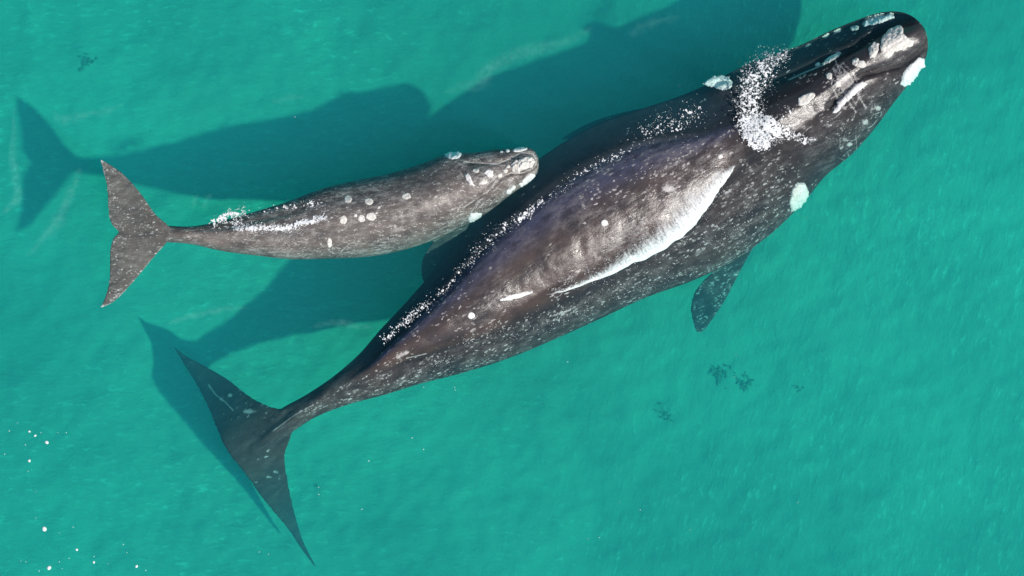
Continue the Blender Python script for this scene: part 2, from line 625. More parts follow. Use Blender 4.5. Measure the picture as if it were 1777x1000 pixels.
m_fluke = [  # left tip -> centre -> right tip; the lobes droop away from the stock
    (302, 602, 304, 606, -1.95, -1.98), (324, 618, 322, 638, -1.85, -1.87), (355, 634, 340, 668, -1.65, -1.70), (396, 658, 358, 703, -1.32, -1.42), (432, 686, 371, 735, -1.0, -1.15),
    (464, 703, 385, 768, -.74, -.92), (496, 716, 401, 794, -.58, -.82), (506, 752, 416, 812, -.62, -.85),
    (496, 785, 432, 834, -.76, -1.0), (497, 812, 448, 857, -.98, -1.2), (503, 850, 473, 888, -1.3, -1.45), (513, 894, 499, 919, -1.68, -1.75), (526, 938, 522, 953, -1.95, -1.98),
    (548, 982, 547, 985, -2.15, -2.15)]
m_flip_r = [(1350, 362, 1262, 420, -.95, -.95), (1334, 394, 1255, 450, -1.0, -1.0), (1306, 433, 1238, 470, -1.1, -1.1), (1283, 475, 1219, 488, -1.25, -1.25),
            (1262, 516, 1203, 510, -1.4, -1.4), (1240, 550, 1198, 538, -1.5, -1.5), (1226, 570, 1203, 566, -1.58, -1.58), (1216, 578, 1208, 576, -1.62, -1.62)]
m_flip_l = [(1220, 180, 1150, 225, -1.0, -1.0), (1180, 184, 1105, 222, -1.3, -1.3), (1130, 186, 1060, 226, -1.7, -1.7), (1075, 196, 1020, 236, -2.1, -2.1),
            (1020, 214, 990, 242, -2.35, -2.35), (980, 236, 972, 244, -2.5, -2.5)]
me = fuse('body', [body_loft(M, 300, 180, .26, True), blade_loft(m_fluke, 140, 44, .085, .075),
                   blade_loft(m_flip_r, 90, 40, .16, .05), blade_loft(m_flip_l, 80, 40, .16, .05)], .024)
co = get_co(me); no = get_no(me)
px, py = to_px(co[:, 0], co[:, 1], co[:, 2])
t, v = body_coords(M, px, py)
t = t - 2.0            # station 0 is the joint of stock and flukes
up = sstep(.1, .5, no[:, 2])
# head relief: rostrum ridge, grooves at the lips, blowhole mound, eye bulges
rost = [(1330, 205), (1400, 160), (1470, 112), (1540, 76), (1588, 62)]
gr_r = [(1602, 86), (1565, 113), (1530, 122), (1497, 130), (1461, 160), (1440, 185)]
gr_l = [(1560, 33), (1520, 56), (1487, 80), (1440, 99), (1390, 122), (1345, 140)]
head = sstep(13, 14.5, t)
dz = head * (.13 * np.exp(-(poly_dist(px, py, rost) / 34) ** 2))
dz -= sstep(12.5, 13.5, t) * .10 * np.exp(-(poly_dist(px, py, gr_r) / 5.5) ** 2)
dz -= head * .10 * np.exp(-(poly_dist(px, py, gr_l) / 5.5) ** 2)
dz += .12 * np.exp(-(((px - 1330) / 42) ** 2 + ((py - 215) / 34) ** 2))
dz += .10 * np.exp(-(((px - 1385) / 22) ** 2 + ((py - 340) / 28) ** 2)) + .24 * np.exp(-(((px - 1250) / 32) ** 2 + ((py - 150) / 22) ** 2))
dz -= sstep(12.8, 14.5, t) * (1 - sstep(19.5, 21.5, t)) * .32 * np.clip((.46 - v) / .46, 0, 1)
# slight folds over the whole skin
dz += (fbm(co[:, 0] * 1.4, co[:, 1] * 1.4, 3, 3) - .5) * .05 + (fbm(co[:, 0] * 6, co[:, 1] * 6, 3, 9) - .5) * .012
# crease along the right flank of the tail stock
dz -= .05 * np.exp(-(poly_dist(px, py, [(700, 624), (740, 620), (800, 603), (870, 590), (930, 566)]) / 5) ** 2)
dz -= .03 * np.exp(-(poly_dist(px, py, [(505, 712), (470, 742), (432, 778)]) / 6) ** 2) * (1 - sstep(.2, .6, t))
dz += .05 * np.exp(-(poly_dist(px, py, [(560, 690), (520, 718), (480, 745), (440, 775)]) / 9) ** 2)
co[:, 2] += dz * up
me.vertices.foreach_set('co', co.astype(np.float32).ravel()); me.update()
M_T = catmull(M, 220)

jj = np.clip(((t + 2.0) / (len(M) - 1) * 219).round().astype(int), 0, 219)
eL, eR = M_T[jj, 8], M_T[jj, 9]
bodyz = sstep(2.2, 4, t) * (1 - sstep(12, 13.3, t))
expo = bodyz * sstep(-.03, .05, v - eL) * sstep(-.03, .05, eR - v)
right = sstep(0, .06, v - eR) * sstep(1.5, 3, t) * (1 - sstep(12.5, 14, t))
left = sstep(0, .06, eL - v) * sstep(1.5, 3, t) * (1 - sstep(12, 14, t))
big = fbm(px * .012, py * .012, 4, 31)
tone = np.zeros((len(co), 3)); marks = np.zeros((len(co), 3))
tone[:, 0] = -.3 * head * sstep(.5, .35, v) + expo * (.35 + .75 * sstep(.15, .55, (v - eL) / (eR - eL + 1e-6))) + right * .55 + .3 * head + .65 * (1 - sstep(2, 4, t))  # left side of the head darkened: shade painted into the tone
tone[:, 1] = expo * sstep(.40, .04, (v - eL) / (eR - eL + 1e-6)) * 1.15 + left * .15  # blue along the ridge: reflected sky sheen painted into the skin
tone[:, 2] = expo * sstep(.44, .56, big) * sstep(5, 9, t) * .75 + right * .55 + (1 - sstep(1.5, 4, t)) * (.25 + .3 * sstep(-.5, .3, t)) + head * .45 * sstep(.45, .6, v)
# peduncle and fluke top: pale speckle on the ridge
ped = (1 - sstep(3, 4.5, t)) * sstep(.2, .9, t)
marks[:, 1] = right * (.32 + .85 * sstep(.35, .62, fbm(px * .02 + 7, py * .02, 3, 41))) + left * .22 * sstep(.45, .7, fbm(px * .02, py * .02, 3, 44)) \
    + expo * (.06 + .75 * sstep(.42, .62, fbm(px * .013, py * .013, 3, 47))) + ped * .75 * sstep(.35, .5, v)  # flank terms paint sun glints off wavelets; back terms are sloughing skin
marks[:, 1] += .55 * np.exp(-(poly_dist(px, py, [(1320, 270), (1270, 340), (1330, 350), (1230, 420)]) / 30) ** 2)
marks[:, 1] += .5 * np.exp(-(poly_dist(px, py, [(800, 590), (900, 560), (1000, 540)]) / 14) ** 2)
marks[:, 1] += head * .30 * sstep(.45, .65, fbm(px * .03, py * .03, 3, 51))
marks[:, 1] += (1 - sstep(-.2, .4, t)) * .03 + .6 * np.exp(-(((px - 432) / 28) ** 2 + ((py - 712) / 14) ** 2))
for line, w in [
        ([(362, 668), (374, 685), (392, 699), (404, 712)], 2.0), 
        ([(545, 702), (512, 720), (474, 748)], 1.3),
        ([(1370, 138), (1400, 124), (1440, 108)], 2.4),
        
        ([(1110, 552), (1150, 540)], 2), 
        ([(705, 622), (740, 614)], 1.6), ([(690, 620), (706, 612)], 4), ([(960, 548), (990, 538)], 2.5)]:
    marks[:, 2] = np.maximum(marks[:, 2], .9 * np.exp(-(poly_dist(px, py, line) / w) ** 2))
# thin curved scratches: folds round the brow and a tangle over the right lip
rs = np.random.default_rng(5)
def scratch(cx, cy, ang, ln, bend, w, a):
    q = np.linspace(-.5, .5, 7)
    ca, sa = math.cos(ang), math.sin(ang)
    pts = [(cx + ca * ln * k - sa * bend * (k * k - .08), cy + sa * ln * k + ca * bend * (k * k - .08)) for k in q]
    near = np.nonzero((abs(px - cx) < ln + 8) & (abs(py - cy) < ln + 8) & (no[:, 2] > 0))[0]
    marks[near, 2] = np.maximum(marks[near, 2], a * np.exp(-(poly_dist(px[near], py[near], pts) / w) ** 2))
for k in range(40):
    q = rs.uniform(0, 1)
    scratch(1452 + 34 * q + rs.normal(0, 6), 128 + 50 * rs.uniform(0, 1) - 8 * q, .95 + .5 * rs.normal() * .5, rs.uniform(22, 60), rs.uniform(-30, 26), 1.7, rs.uniform(.55, 1.0))
for k in range(110):
    q = rs.uniform(0, 1) ** .8
    u = rs.normal(0, 17)
    cx, cy = 1556 - 110 * q + u * .75, 162 + 92 * q + u * .75
    scratch(cx, cy, rs.uniform(0, 3.14), rs.uniform(7, 30), rs.uniform(-12, 12), 1.4, rs.uniform(.3, .72))
for k in range(60):
    q = rs.uniform(0, 1)
    scratch(1350 + 140 * q + rs.normal(0, 10), 240 - 95 * q + rs.normal(0, 16), -.6 + rs.normal(0, .3), rs.uniform(8, 30), rs.uniform(-6, 6), 1.5, rs.uniform(.35, .8))
for k in range(90):
    q = rs.uniform(0, 1)
    scratch(940 + 250 * q + rs.normal(0, 30), 470 - 150 * q + rs.normal(0, 40), -.55 + rs.normal(0, .25), rs.uniform(8, 40), rs.uniform(-6, 6), 1.2, rs.uniform(.15, .42))
# fine ladder of pale strokes: upper fade of the back's glare, painted on
for k in range(15):
    x0 = 1098 + k * 9.0; y0 = 378 - k * 4.4
    marks[:, 2] = np.maximum(marks[:, 2], .42 * np.exp(-(poly_dist(px, py, [(x0, y0), (x0 + 11, y0 + 26 - k * .4)]) / 1.5) ** 2))
for cx, cy, rx, ry, a in [(1160, 328, 18, 9, .8), (1050, 388, 9, 7, .9), (1014, 358, 11, 14, .55), (1070, 362, 24, 9, .45), (1010, 470, 22, 9, .5),
                          (885, 516, 38, 7, .5), (990, 480, 10, 6, .5), (705, 612, 14, 7, .6), (1250, 272, 6, 5, .9), (930, 440, 60, 18, .22),
                          (1150, 400, 60, 14, .32), (1225, 355, 30, 30, .32), (1030, 425, 50, 16, .25), (720, 640, 28, 10, .4),  # blotches beside the glare sheet paint its upper fade
                          (399, 686, 6, 5, .75), (352, 664, 4, 4, .5), (372, 690, 12, 9, .3), (455, 845, 6, 14, .25), (490, 870, 3, 5, .4), (410, 735, 16, 20, .22), (470, 765, 26, 14, .3), (430, 715, 10, 5, .5), (345, 657, 4, 8, .5), (466, 828, 9, 5, .6), (478, 819, 8, 5, .6), (485, 830, 4, 8, .55), (440, 712, 22, 8, .4), (420, 800, 20, 14, .2), (385, 705, 24, 12, .25),
                          (1524, 188, 9, 7, .75), (1502, 212, 9, 8, .75), (1475, 251, 8, 5, .8), (1348, 284, 9, 20, .42), (1384, 298, 7, 24, .45), (1363, 300, 6, 8, .5), (1438, 218, 12, 6, .55), (1470, 170, 26, 22, .3), (1420, 205, 30, 14, .28)]:
    marks[:, 0] += a * np.exp(-(((px - cx) / rx) ** 2 + ((py - cy) / ry) ** 2))
tone[:, 2] += .5 * np.exp(-(poly_dist(px, py, [(1080, 370), (1150, 390), (1215, 330), (1265, 290)]) / 34) ** 2) * expo  # paler skin above the glare sheet, its soft fade painted in
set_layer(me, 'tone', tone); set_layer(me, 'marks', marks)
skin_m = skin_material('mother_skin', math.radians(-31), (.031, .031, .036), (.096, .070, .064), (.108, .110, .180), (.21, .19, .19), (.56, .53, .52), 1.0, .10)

mother = empty('right_whale', (0.6, 0.2, -1.0))
tag(mother, 'large dark adult whale lying diagonally, white crusts on its head, spray at the blowhole', 'whale', 'whales swimming side by side')
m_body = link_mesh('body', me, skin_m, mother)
bvh_m = BVHTree.FromPolygons([Vector(c) for c in co], [tuple(p.vertices) for p in me.polygons])

# ---- calf
K = [
    (283, 391, 283, 420, -.10, -.20, -.32, 0, .3, .5),
    (332, 393, 332, 424, -.03, -.22, -.45, 0, .3, .5),
    (386, 383, 386, 436, .02, -.28, -.62, .04, .3, .6),
    (447, 366, 447, 444, .04, -.34, -.80, .06, .25, .65),
    (500, 350, 505, 450, .05, -.40, -.95, .07, .22, .70),
    (556, 329, 570, 449, .06, -.45, -1.1, .08, .2, .75),
    (614, 314, 635, 446, .06, -.58, -1.45, .08, .2, .75),
    (670, 303, 692, 436, .06, -.60, -1.55, .08, .2, .75),
    (728, 286, 755, 416, .05, -.60, -1.5, .08, .2, .75),
    (776, 268, 806, 391, .04, -.52, -1.35, .06, .2, .75),
    (820, 265, 846, 369, .04, -.38, -1.0, .04, .2, .75),
    (860, 260, 882, 341, .03, -.33, -.9, 0, .3, .5),
    (893, 258, 910, 321, .02, -.28, -.75, 0, .3, .5),
    (914, 256, 925, 309, .01, -.24, -.6, 0, .3, .5),
    (927, 262, 932, 301, -.03, -.22, -.5, 0, .3, .5),
    (934, 274, 935, 290, -.10, -.22, -.36, 0, .3, .5),
]
Z = -.14
k_fluke = [(173, 275, 174, 279, Z, Z), (195, 288, 178, 297, Z, Z), (218, 305, 184, 322, Z, Z), (246, 337, 186, 350, Z, Z), (270, 371, 189, 380, Z + .02, Z),
           (292, 391, 196, 394, Z + .04, Z), (300, 405, 205, 403, Z + .05, Z), (290, 421, 196, 413, Z + .04, Z), (268, 446, 190, 436, Z + .02, Z), (246, 473, 189, 466, Z, Z),
           (222, 501, 188, 492, Z, Z), (198, 524, 181, 518, Z, Z), (175, 535, 174, 532, Z, Z)]
k_flip = [(815, 385, 765, 402, -.60, -.60), (808, 412, 750, 420, -.85, -.85), (800, 440, 737, 440, -1.05, -1.05), (790, 468, 730, 462, -1.2, -1.2),
          (770, 494, 732, 484, -1.3, -1.3), (752, 502, 740, 498, -1.35, -1.35)]
k_flip_l = [(790, 305, 740, 315, -.7, -.7), (780, 300, 732, 308, -1.0, -1.0), (755, 298, 716, 308, -1.3, -1.3), (728, 304, 702, 316, -1.6, -1.6), (706, 314, 696, 320, -1.7, -1.7)]
me = fuse('body', [body_loft(K, 260, 100), blade_loft(k_fluke, 140, 40, .075, .04), blade_loft(k_flip, 70, 36, .14, .05), blade_loft(k_flip_l, 70, 36, .14, .05)], .018)
co = get_co(me); no = get_no(me)
px, py = to_px(co[:, 0], co[:, 1], co[:, 2])
t, v = body_coords(K, px, py)
up = sstep(.1, .5, no[:, 2])
lip_l = [(810, 282), (840, 284), (865, 284), (885, 276), (905, 265), (925, 268), (932, 280), (927, 291), (905, 301), (885, 300)]
lip_r = [(805, 360), (835, 340), (855, 325), (870, 308), (890, 299), (912, 299)]
dz = -.035 * np.exp(-(poly_dist(px, py, lip_l) / 3.2) ** 2) - .035 * np.exp(-(poly_dist(px, py, lip_r) / 3.2) ** 2)
dz += .06 * np.exp(-(((px - 832) / 22) ** 2 + ((py - 306) / 14) ** 2)) + .05 * np.exp(-(((px - 910) / 18) ** 2 + ((py - 286) / 10) ** 2))
dz += (fbm(co[:, 0] * 1.6, co[:, 1] * 1.6, 3, 63) - .5) * .04 + (fbm(co[:, 0] * 7, co[:, 1] * 7, 3, 69) - .5) * .014
dz += .03 * np.exp(-(poly_dist(px, py, [(300, 405), (330, 405), (380, 402), (440, 392), (500, 382)]) / 8) ** 2)
co[:, 2] += dz * up
me.vertices.foreach_set('co', co.astype(np.float32).ravel()); me.update()
big = fbm(px * .02, py * .02, 4, 71)
tone = np.zeros((len(co), 3)); marks = np.zeros((len(co), 3))
tone[:, 0] = .55 + .45 * sstep(.25, .6, v) * sstep(0, 1, t)
tone[:, 1] = sstep(.35, .1, v) * .5 * sstep(2, 4, t)
onfl = 1 - sstep(-.1, .3, t)
tone[:, 2] = (.45 + .55 * sstep(.4, .62, big)) * (1 - .6 * onfl)
tone[:, 0] = np.maximum(tone[:, 0], onfl * .9)
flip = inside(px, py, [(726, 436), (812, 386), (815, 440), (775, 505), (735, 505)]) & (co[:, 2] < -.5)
tone[flip] *= .2  # flipper darkened: the shade it lies in is painted into its colour
marks[:, 1] = .28 + .55 * sstep(.42, .62, fbm(px * .03, py * .03, 3, 77)) + .35 * sstep(8, 10, t) + .3 * sstep(.55, .9, v) * sstep(3, 5, t)
marks[:, 1] += .5 * onfl * (np.exp(-(poly_dist(px, py, [(173, 277), (180, 299), (186, 324), (186, 358), (191, 387), (204, 403), (194, 416), (189, 441), (188, 480), (186, 505), (174, 534)]) / 9) ** 2)
                            + np.exp(-(poly_dist(px, py, [(173, 277), (217, 304), (246, 336), (274, 374)]) / 6) ** 2)
                            + np.exp(-(poly_dist(px, py, [(174, 534), (198, 525), (230, 493), (258, 458), (281, 429)]) / 6) ** 2))
for line, w, a in [(lip_l, 1.8, .8), (lip_r, 1.5, .7), ([(800, 390), (830, 352), (850, 330), (862, 312)], 1.5, .7), ([(805, 281), (845, 284), (870, 287)], 2, .8),
                   ([(870, 330), (840, 352), (820, 372)], 1.6, .6), ([(890, 320), (860, 345), (845, 360)], 1.4, .5), ([(700, 432), (740, 420), (790, 396)], 1.5, .6),
                   ([(640, 443), (700, 431), (730, 424)], 1.8, .55), ([(300, 403), (340, 402), (380, 408)], 2, .4), ([(300, 400), (260, 402), (215, 398)], 2.5, .4),
                   ([(590, 425), (606, 436)], 1.6, .7), ([(606, 423), (592, 437)], 1.6, .7), ([(800, 300), (810, 320), (825, 326)], 2, .7),
                   ([(820, 310), (835, 300), (850, 305)], 1.6, .6), ([(785, 364), (800, 358)], 4, .55), ([(520, 366), (590, 350), (640, 340)], 3, .25),
                   ([(660, 400), (720, 378), (760, 370)], 3, .35), ([(560, 410), (640, 402), (720, 380)], 3, .25)]:
    marks[:, 2] = np.maximum(marks[:, 2], a * np.exp(-(poly_dist(px, py, line) / w) ** 2))
for cx, cy, rx, ry, a in [(798, 318, 22, 16, .35), (770, 335, 12, 8, .35), (850, 300, 16, 10, .3), (880, 300, 18, 8, .35), (870, 340, 26, 6, .3), (820, 300, 14, 8, .25)]:
    marks[:, 0] += a * np.exp(-(((px - cx) / rx) ** 2 + ((py - cy) / ry) ** 2))
marks[:, 0] += .75 * onfl * (np.exp(-(poly_dist(px, py, [(173, 277), (180, 299), (185, 324), (185, 358), (190, 387), (204, 403), (193, 416), (188, 441), (187, 480), (185, 505), (174, 534)]) / 3.5) ** 2)
                          + .7 * np.exp(-(poly_dist(px, py, [(173, 277), (217, 304), (246, 336)]) / 3) ** 2) + .9 * np.exp(-(poly_dist(px, py, [(174, 534), (198, 525), (230, 493), (258, 458), (281, 429)]) / 3) ** 2))
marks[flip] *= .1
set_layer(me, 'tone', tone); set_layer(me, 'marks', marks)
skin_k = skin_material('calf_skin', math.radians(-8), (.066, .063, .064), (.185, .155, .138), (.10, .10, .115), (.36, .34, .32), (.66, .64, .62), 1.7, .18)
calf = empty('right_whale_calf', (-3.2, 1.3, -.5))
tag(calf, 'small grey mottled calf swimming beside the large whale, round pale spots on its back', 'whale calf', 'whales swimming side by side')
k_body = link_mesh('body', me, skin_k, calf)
bvh_k = BVHTree.FromPolygons([Vector(c) for c in co], [tuple(p.vertices) for p in me.polygons])

# ------------------------------------------------------------------ callosities and pale patches
callo = rough_material('callosity_crust', (.86, .84, .79), (.62, .58, .53), 18, .012)
callo_w = rough_material('callosity_white', (.90, .89, .88), (.74, .72, .70), 24, .010)


def A(x, y):   # detail coordinates of the head study -> photograph pixels
    return 1180 + x * .26, y * .26


def B(x, y):
    return 640 + x * .26, 220 + y * .26


def Cc(x, y):
    return 140 + x * .32, 240 + y * .32


bonnet = [A(*p) for p in [(1345, 265), (1390, 200), (1470, 165), (1492, 190), (1488, 225), (1525, 255), (1562, 268), (1552, 305), (1490, 335), (1430, 350), (1395, 392), (1355, 372), (1335, 320)]]
o = drape('callosity', bvh_m, bonnet, .040, callo, mother, rough=.5, nscale=.3)
o['label'] = 'big cream bonnet callosity on the tip of the snout'
o = drape('callosity', bvh_m, [A(*p) for p in [(1255, 330), (1290, 280), (1325, 285), (1330, 335), (1300, 390), (1262, 385)]], .04, callo, mother, rough=.6, nscale=.3)
o = drape('callosity', bvh_m, [A(*p) for p in [(1600, 385), (1632, 392), (1630, 450), (1585, 520), (1500, 580), (1474, 562), (1478, 515), (1530, 430)]], .07, callo_w, mother, rough=.6)
o['label'] = 'white callosity on the right side of the chin'
o = drape('callosity', bvh_m, [A(*p) for p in [(1215, 155), (1238, 118), (1330, 88), (1425, 90), (1430, 122), (1350, 152), (1290, 170), (1232, 175)]], .06, callo_w, mother, rough=.7, nscale=.3)
for (x, y, rx, ry, r) in [(1165, 188, 32, 17, -.2), (1052, 208, 32, 13, -.35), (975, 240, 28, 11, -.5), (855, 303, 24, 9, -.55), (1172, 415, 27, 24, 0), (1212, 432, 30, 27, 0),
                          (920, 432, 20, 12, -.5), (996, 508, 22, 20, 0), (1050, 562, 26, 22, 0), (840, 662, 62, 34, -.5), (1240, 112, 20, 10, -.2)]:
    cx, cy = A(x, y)
    drape('callosity', bvh_m, ell(cx, cy, rx * .26, ry * .26, r), .035, callo, mother, step=1.1, edge=2.5, ragged=1.2)
drape('callosity', bvh_m, [A(*p) for p in [(945, 425), (1000, 375), (1055, 345), (1082, 350), (1060, 385), (1000, 415), (955, 435)]], .05, callo, mother)
drape('callosity', bvh_m, [A(*p) for p in [(1018, 750), (1050, 690), (1110, 625), (1180, 560), (1215, 540), (1248, 555), (1225, 590), (1160, 640), (1090, 705), (1045, 758)]], .05, callo_w, mother)
o = drape('callosity', bvh_m, [A(*p) for p in [(160, 560), (200, 528), (260, 508), (320, 512), (352, 545), (345, 585), (300, 602), (240, 590)]], .05, callo_w, mother, floor=-.36)
o['label'] = 'pale oval callosity above the left eye'
o = drape('callosity', bvh_m, [(1374, 330), (1384, 317), (1396, 318), (1403, 332), (1400, 350), (1388, 363), (1373, 369), (1370, 350)], .05, callo, mother)
o['label'] = 'pale oval callosity above the right eye'
for (x, y, r) in [(818, 548, 6.5), (1250, 272, 4.5), (1049, 387, 6)]:
    drape('pale_patch', bvh_m, ell(x, y, r, r * .92, 0, wob=.06), .012, callo_w, mother, step=1.1, edge=2, ragged=.5, rough=.2)
drape('pale_patch', bvh_m, strip([(867, 522), (885, 517), (905, 512), (924, 507)], 4.5), .012, callo_w, mother, step=1.1, edge=2, ragged=1.6, rough=.3)

drape('callosity', bvh_k, [B(*p) for p in [(948, 250), (985, 222), (1040, 205), (1090, 200), (1112, 235), (1085, 272), (1025, 285), (1000, 305), (955, 298)]], .05, callo, calf, step=1.0, rough=.7, nscale=.3)['label'] = 'cream bonnet callosity on the calf snout'
for (x, y, rx, ry, r, mt) in [(930, 268, 15, 14, 0, 0), (912, 296, 18, 15, 0, 0), (876, 326, 16, 15, 0, 0), (805, 311, 32, 24, .2, 1), (765, 372, 28, 18, -.3, 0), (1008, 152, 46, 18, -.2, 1),
                          (926, 161, 14, 10, 0, 1), (885, 167, 11, 8, 0, 1), (1068, 350, 50, 26, -.6, 1), (1015, 388, 16, 14, 0, 1), (962, 412, 24, 13, -.9, 1), (935, 436, 18, 16, 0, 1),
                          (715, 295, 24, 14, 0, 0)]:
    cx, cy = B(x, y)
    drape('callosity', bvh_k, ell(cx, cy, rx * .26, ry * .26, r), .028, callo_w if mt else callo, calf, step=.9, edge=2, ragged=1.0)
drape('callosity', bvh_k, [B(*p) for p in [(640, 318), (668, 308), (682, 350), (708, 398), (672, 396), (650, 350)]], .03, callo_w, calf, step=.9, edge=2)
drape('callosity', bvh_k, [B(*p) for p in [(498, 185), (540, 168), (590, 160), (622, 182), (605, 208), (560, 222), (520, 208)]], .04, callo_w, calf, step=1.0, edge=3)['label'] = 'white callosity above the left eye of the calf'
drape('callosity', bvh_k, [B(*p) for p in [(655, 615), (672, 585), (715, 568), (752, 578), (750, 610), (715, 640), (672, 645)]], .04, callo_w, calf, step=1.0, edge=3)['label'] = 'white callosity above the right eye of the calf'
for (x, y, rx, ry) in [(1450, 330, 22, 22), (1563, 343, 26, 19), (1617, 375, 9, 9), (1425, 443, 20, 25), (1523, 435, 19, 22), (1575, 425, 29, 23), (1490, 420, 10, 11), (1350, 568, 14, 27), (1765, 314, 26, 17), (1603, 406, 8, 8)]:
    cx, cy = Cc(x, y)
    drape('pale_patch', bvh_k, ell(cx, cy, rx * .32, ry * .32, 0, wob=.08), .012, callo, calf, step=1.0, edge=2, ragged=.8, rough=.25)

# ------------------------------------------------------------------ spray, foam and painted glints
foam_glint_m = NT('foam')  # shared by the real foam and the painted glints and glare drops
ftc = foam_glint_m.n('ShaderNodeTexCoord').outputs['Object']
fn = foam_glint_m.noise(ftc, 30, 4, .7)
foam_glint_m.bsdf(Base_Color=foam_glint_m.mix(fn, (.80, .82, .84), (.93, .93, .93)), Roughness=.6, Specular_IOR_Level=.3)
foam_glint_m = foam_glint_m.m

OCT_V = np.array([(1, 0, 0), (-1, 0, 0), (0, 1, 0), (0, -1, 0), (0, 0, 1), (0, 0, -1)], float)
OCT_F = np.array([(0, 2, 4), (2, 1, 4), (1, 3, 4), (3, 0, 4), (2, 0, 5), (1, 2, 5), (3, 1, 5), (0, 3, 5)])


def surf_z(px, py, bvhs, floor=0.0):
    C = Vector((0, 0, CAM_H)); gx, gy = W(px, py)
    dr = (Vector((gx, gy, 0)) - C).normalized()
    z = floor
    for b in bvhs:
        loc, _, _, _ = b.ray_cast(C, dr)
        if loc is not None and loc.z > z:
            z = loc.z
    return z


def droplets(name, pts, rad, mat, parent=None):
    """pts n x 3 centres, rad n radii: small lumpy drops in one mesh"""
    pts = np.asarray(pts); rad = np.asarray(rad)
    n = len(pts)
    s = rng.uniform(.6, 1.5, (n, 1, 3))
    ang = rng.uniform(0, 6.28, n)
    c, sn = np.cos(ang), np.sin(ang)
    ov = OCT_V[None] * s
    x = ov[..., 0] * c[:, None] - ov[..., 1] * sn[:, None]; y = ov[..., 0] * sn[:, None] + ov[..., 1] * c[:, None]
    v = np.stack([x, y, ov[..., 2]], -1) * rad[:, None, None] + pts[:, None]
    f = (OCT_F[None] + (np.arange(n) * 6)[:, None, None]).reshape(-1, 3)
    return link_mesh(name, fast_mesh(name, v.reshape(-1, 3), f, True), mat, parent)


def along(pts, n, spread, taper=None):
    """n random pixels round a polyline"""
    p = np.array(pts, float)
    seg = np.hypot(*np.diff(p, axis=0).T); cum = np.concatenate([[0], np.cumsum(seg)]) / seg.sum()
    u = rng.uniform(0, 1, n)
    x = np.interp(u, cum, p[:, 0]); y = np.interp(u, cum, p[:, 1])
    sp = np.interp(u, cum, spread) if hasattr(spread, '__len__') else spread
    return x + rng.normal(0, 1, n) * sp, y + rng.normal(0, 1, n) * sp, u


# lacy sheets of foam and of painted glints: a ribbon with open gaps
lm = NT('foam_glint_lace')
lt = lm.n('ShaderNodeVertexColor', layer_name='film')
ltc = lm.n('ShaderNodeTexCoord').outputs['Object']
la = lm.noise(ltc, 17, 3, .6, .6)
lb = lm.noise(ltc, 5, 3, .6)
lv = lm.voronoi(ltc, 24)
lsum = lm.math('ADD', lt.outputs[0], lm.math('ADD', lm.math('MULTIPLY', lm.math('SUBTRACT', la, .5), 2.1), lm.math('ADD', lm.math('MULTIPLY', lm.math('SUBTRACT', lb, .5), .8), lm.math('MULTIPLY', lm.math('SUBTRACT', .35, lv), .9))))
ld = lm.n('ShaderNodeBsdfDiffuse'); ld.inputs['Color'].default_value = (.88, .89, .90, 1)
lr = lm.n('ShaderNodeBsdfTransparent'); lx = lm.n('ShaderNodeMixShader')
lm.link(lm.rng(lsum, .42, .74), lx.inputs[0]); lm.link(lr.outputs[0], lx.inputs[1]); lm.link(ld.outputs[0], lx.inputs[2]); lm.link(lx.outputs[0], lm.out.inputs['Surface'])


def lace(name, ribbons, bvhs, label):
    """ribbons: (pixel polyline, half widths, density, rise) laid on skin or water"""
    vs, cl, fc = [], [], []
    for pts, wid, den, rise in ribbons:
        n = max(24, int(sum(math.hypot(b[0] - a[0], b[1] - a[1]) for a, b in zip(pts[:-1], pts[1:])) / 2.2))
        p = catmull(pts, n); q = np.linspace(0, 1, n)
        p = p + (np.stack([fbm(p[:, 0] * .09, p[:, 1] * .09, 2, 15), fbm(p[:, 0] * .09 + 7, p[:, 1] * .09, 2, 16)], 1) - .5) * 6
        ww = np.interp(q, np.linspace(0, 1, len(wid)), wid); dd = np.interp(q, np.linspace(0, 1, len(den)), den)
        d = np.gradient(p, axis=0); d /= np.linalg.norm(d, axis=1)[:, None] + 1e-9
        nr = np.stack([-d[:, 1], d[:, 0]], 1)
        K_ = 13; base = len(vs)
        for i in range(n):
            for k in range(K_):
                l = k / (K_ - 1) * 2 - 1
                x_, y_ = p[i] + nr[i] * ww[i] * l
                z = max(0.0, surf_z(x_, y_, bvhs)) + .015 + rise * q[i] ** 1.4 * (1 - .4 * l * l) + .02 * float(vnoise(np.array(x_ * .2), np.array(y_ * .2), 4))
                vs.append((*W(x_, y_, z), z))
                cl.append(dd[i] * (1 - abs(l) ** 2.2) * min(1, 8 * q[i] + .2, 8 * (1 - q[i]) + .2))
        fc += [(base + i * K_ + k, base + (i + 1) * K_ + k, base + (i + 1) * K_ + k + 1, base + i * K_ + k + 1) for i in range(n - 1) for k in range(K_ - 1)]
    me_ = mesh_from(name, vs, fc)
    c_ = np.array(cl); set_layer(me_, 'film', np.stack([c_, c_, c_], 1))
    o = link_mesh(name, me_, lm.m)
    return tag(o, label, 'foam', kind='stuff')


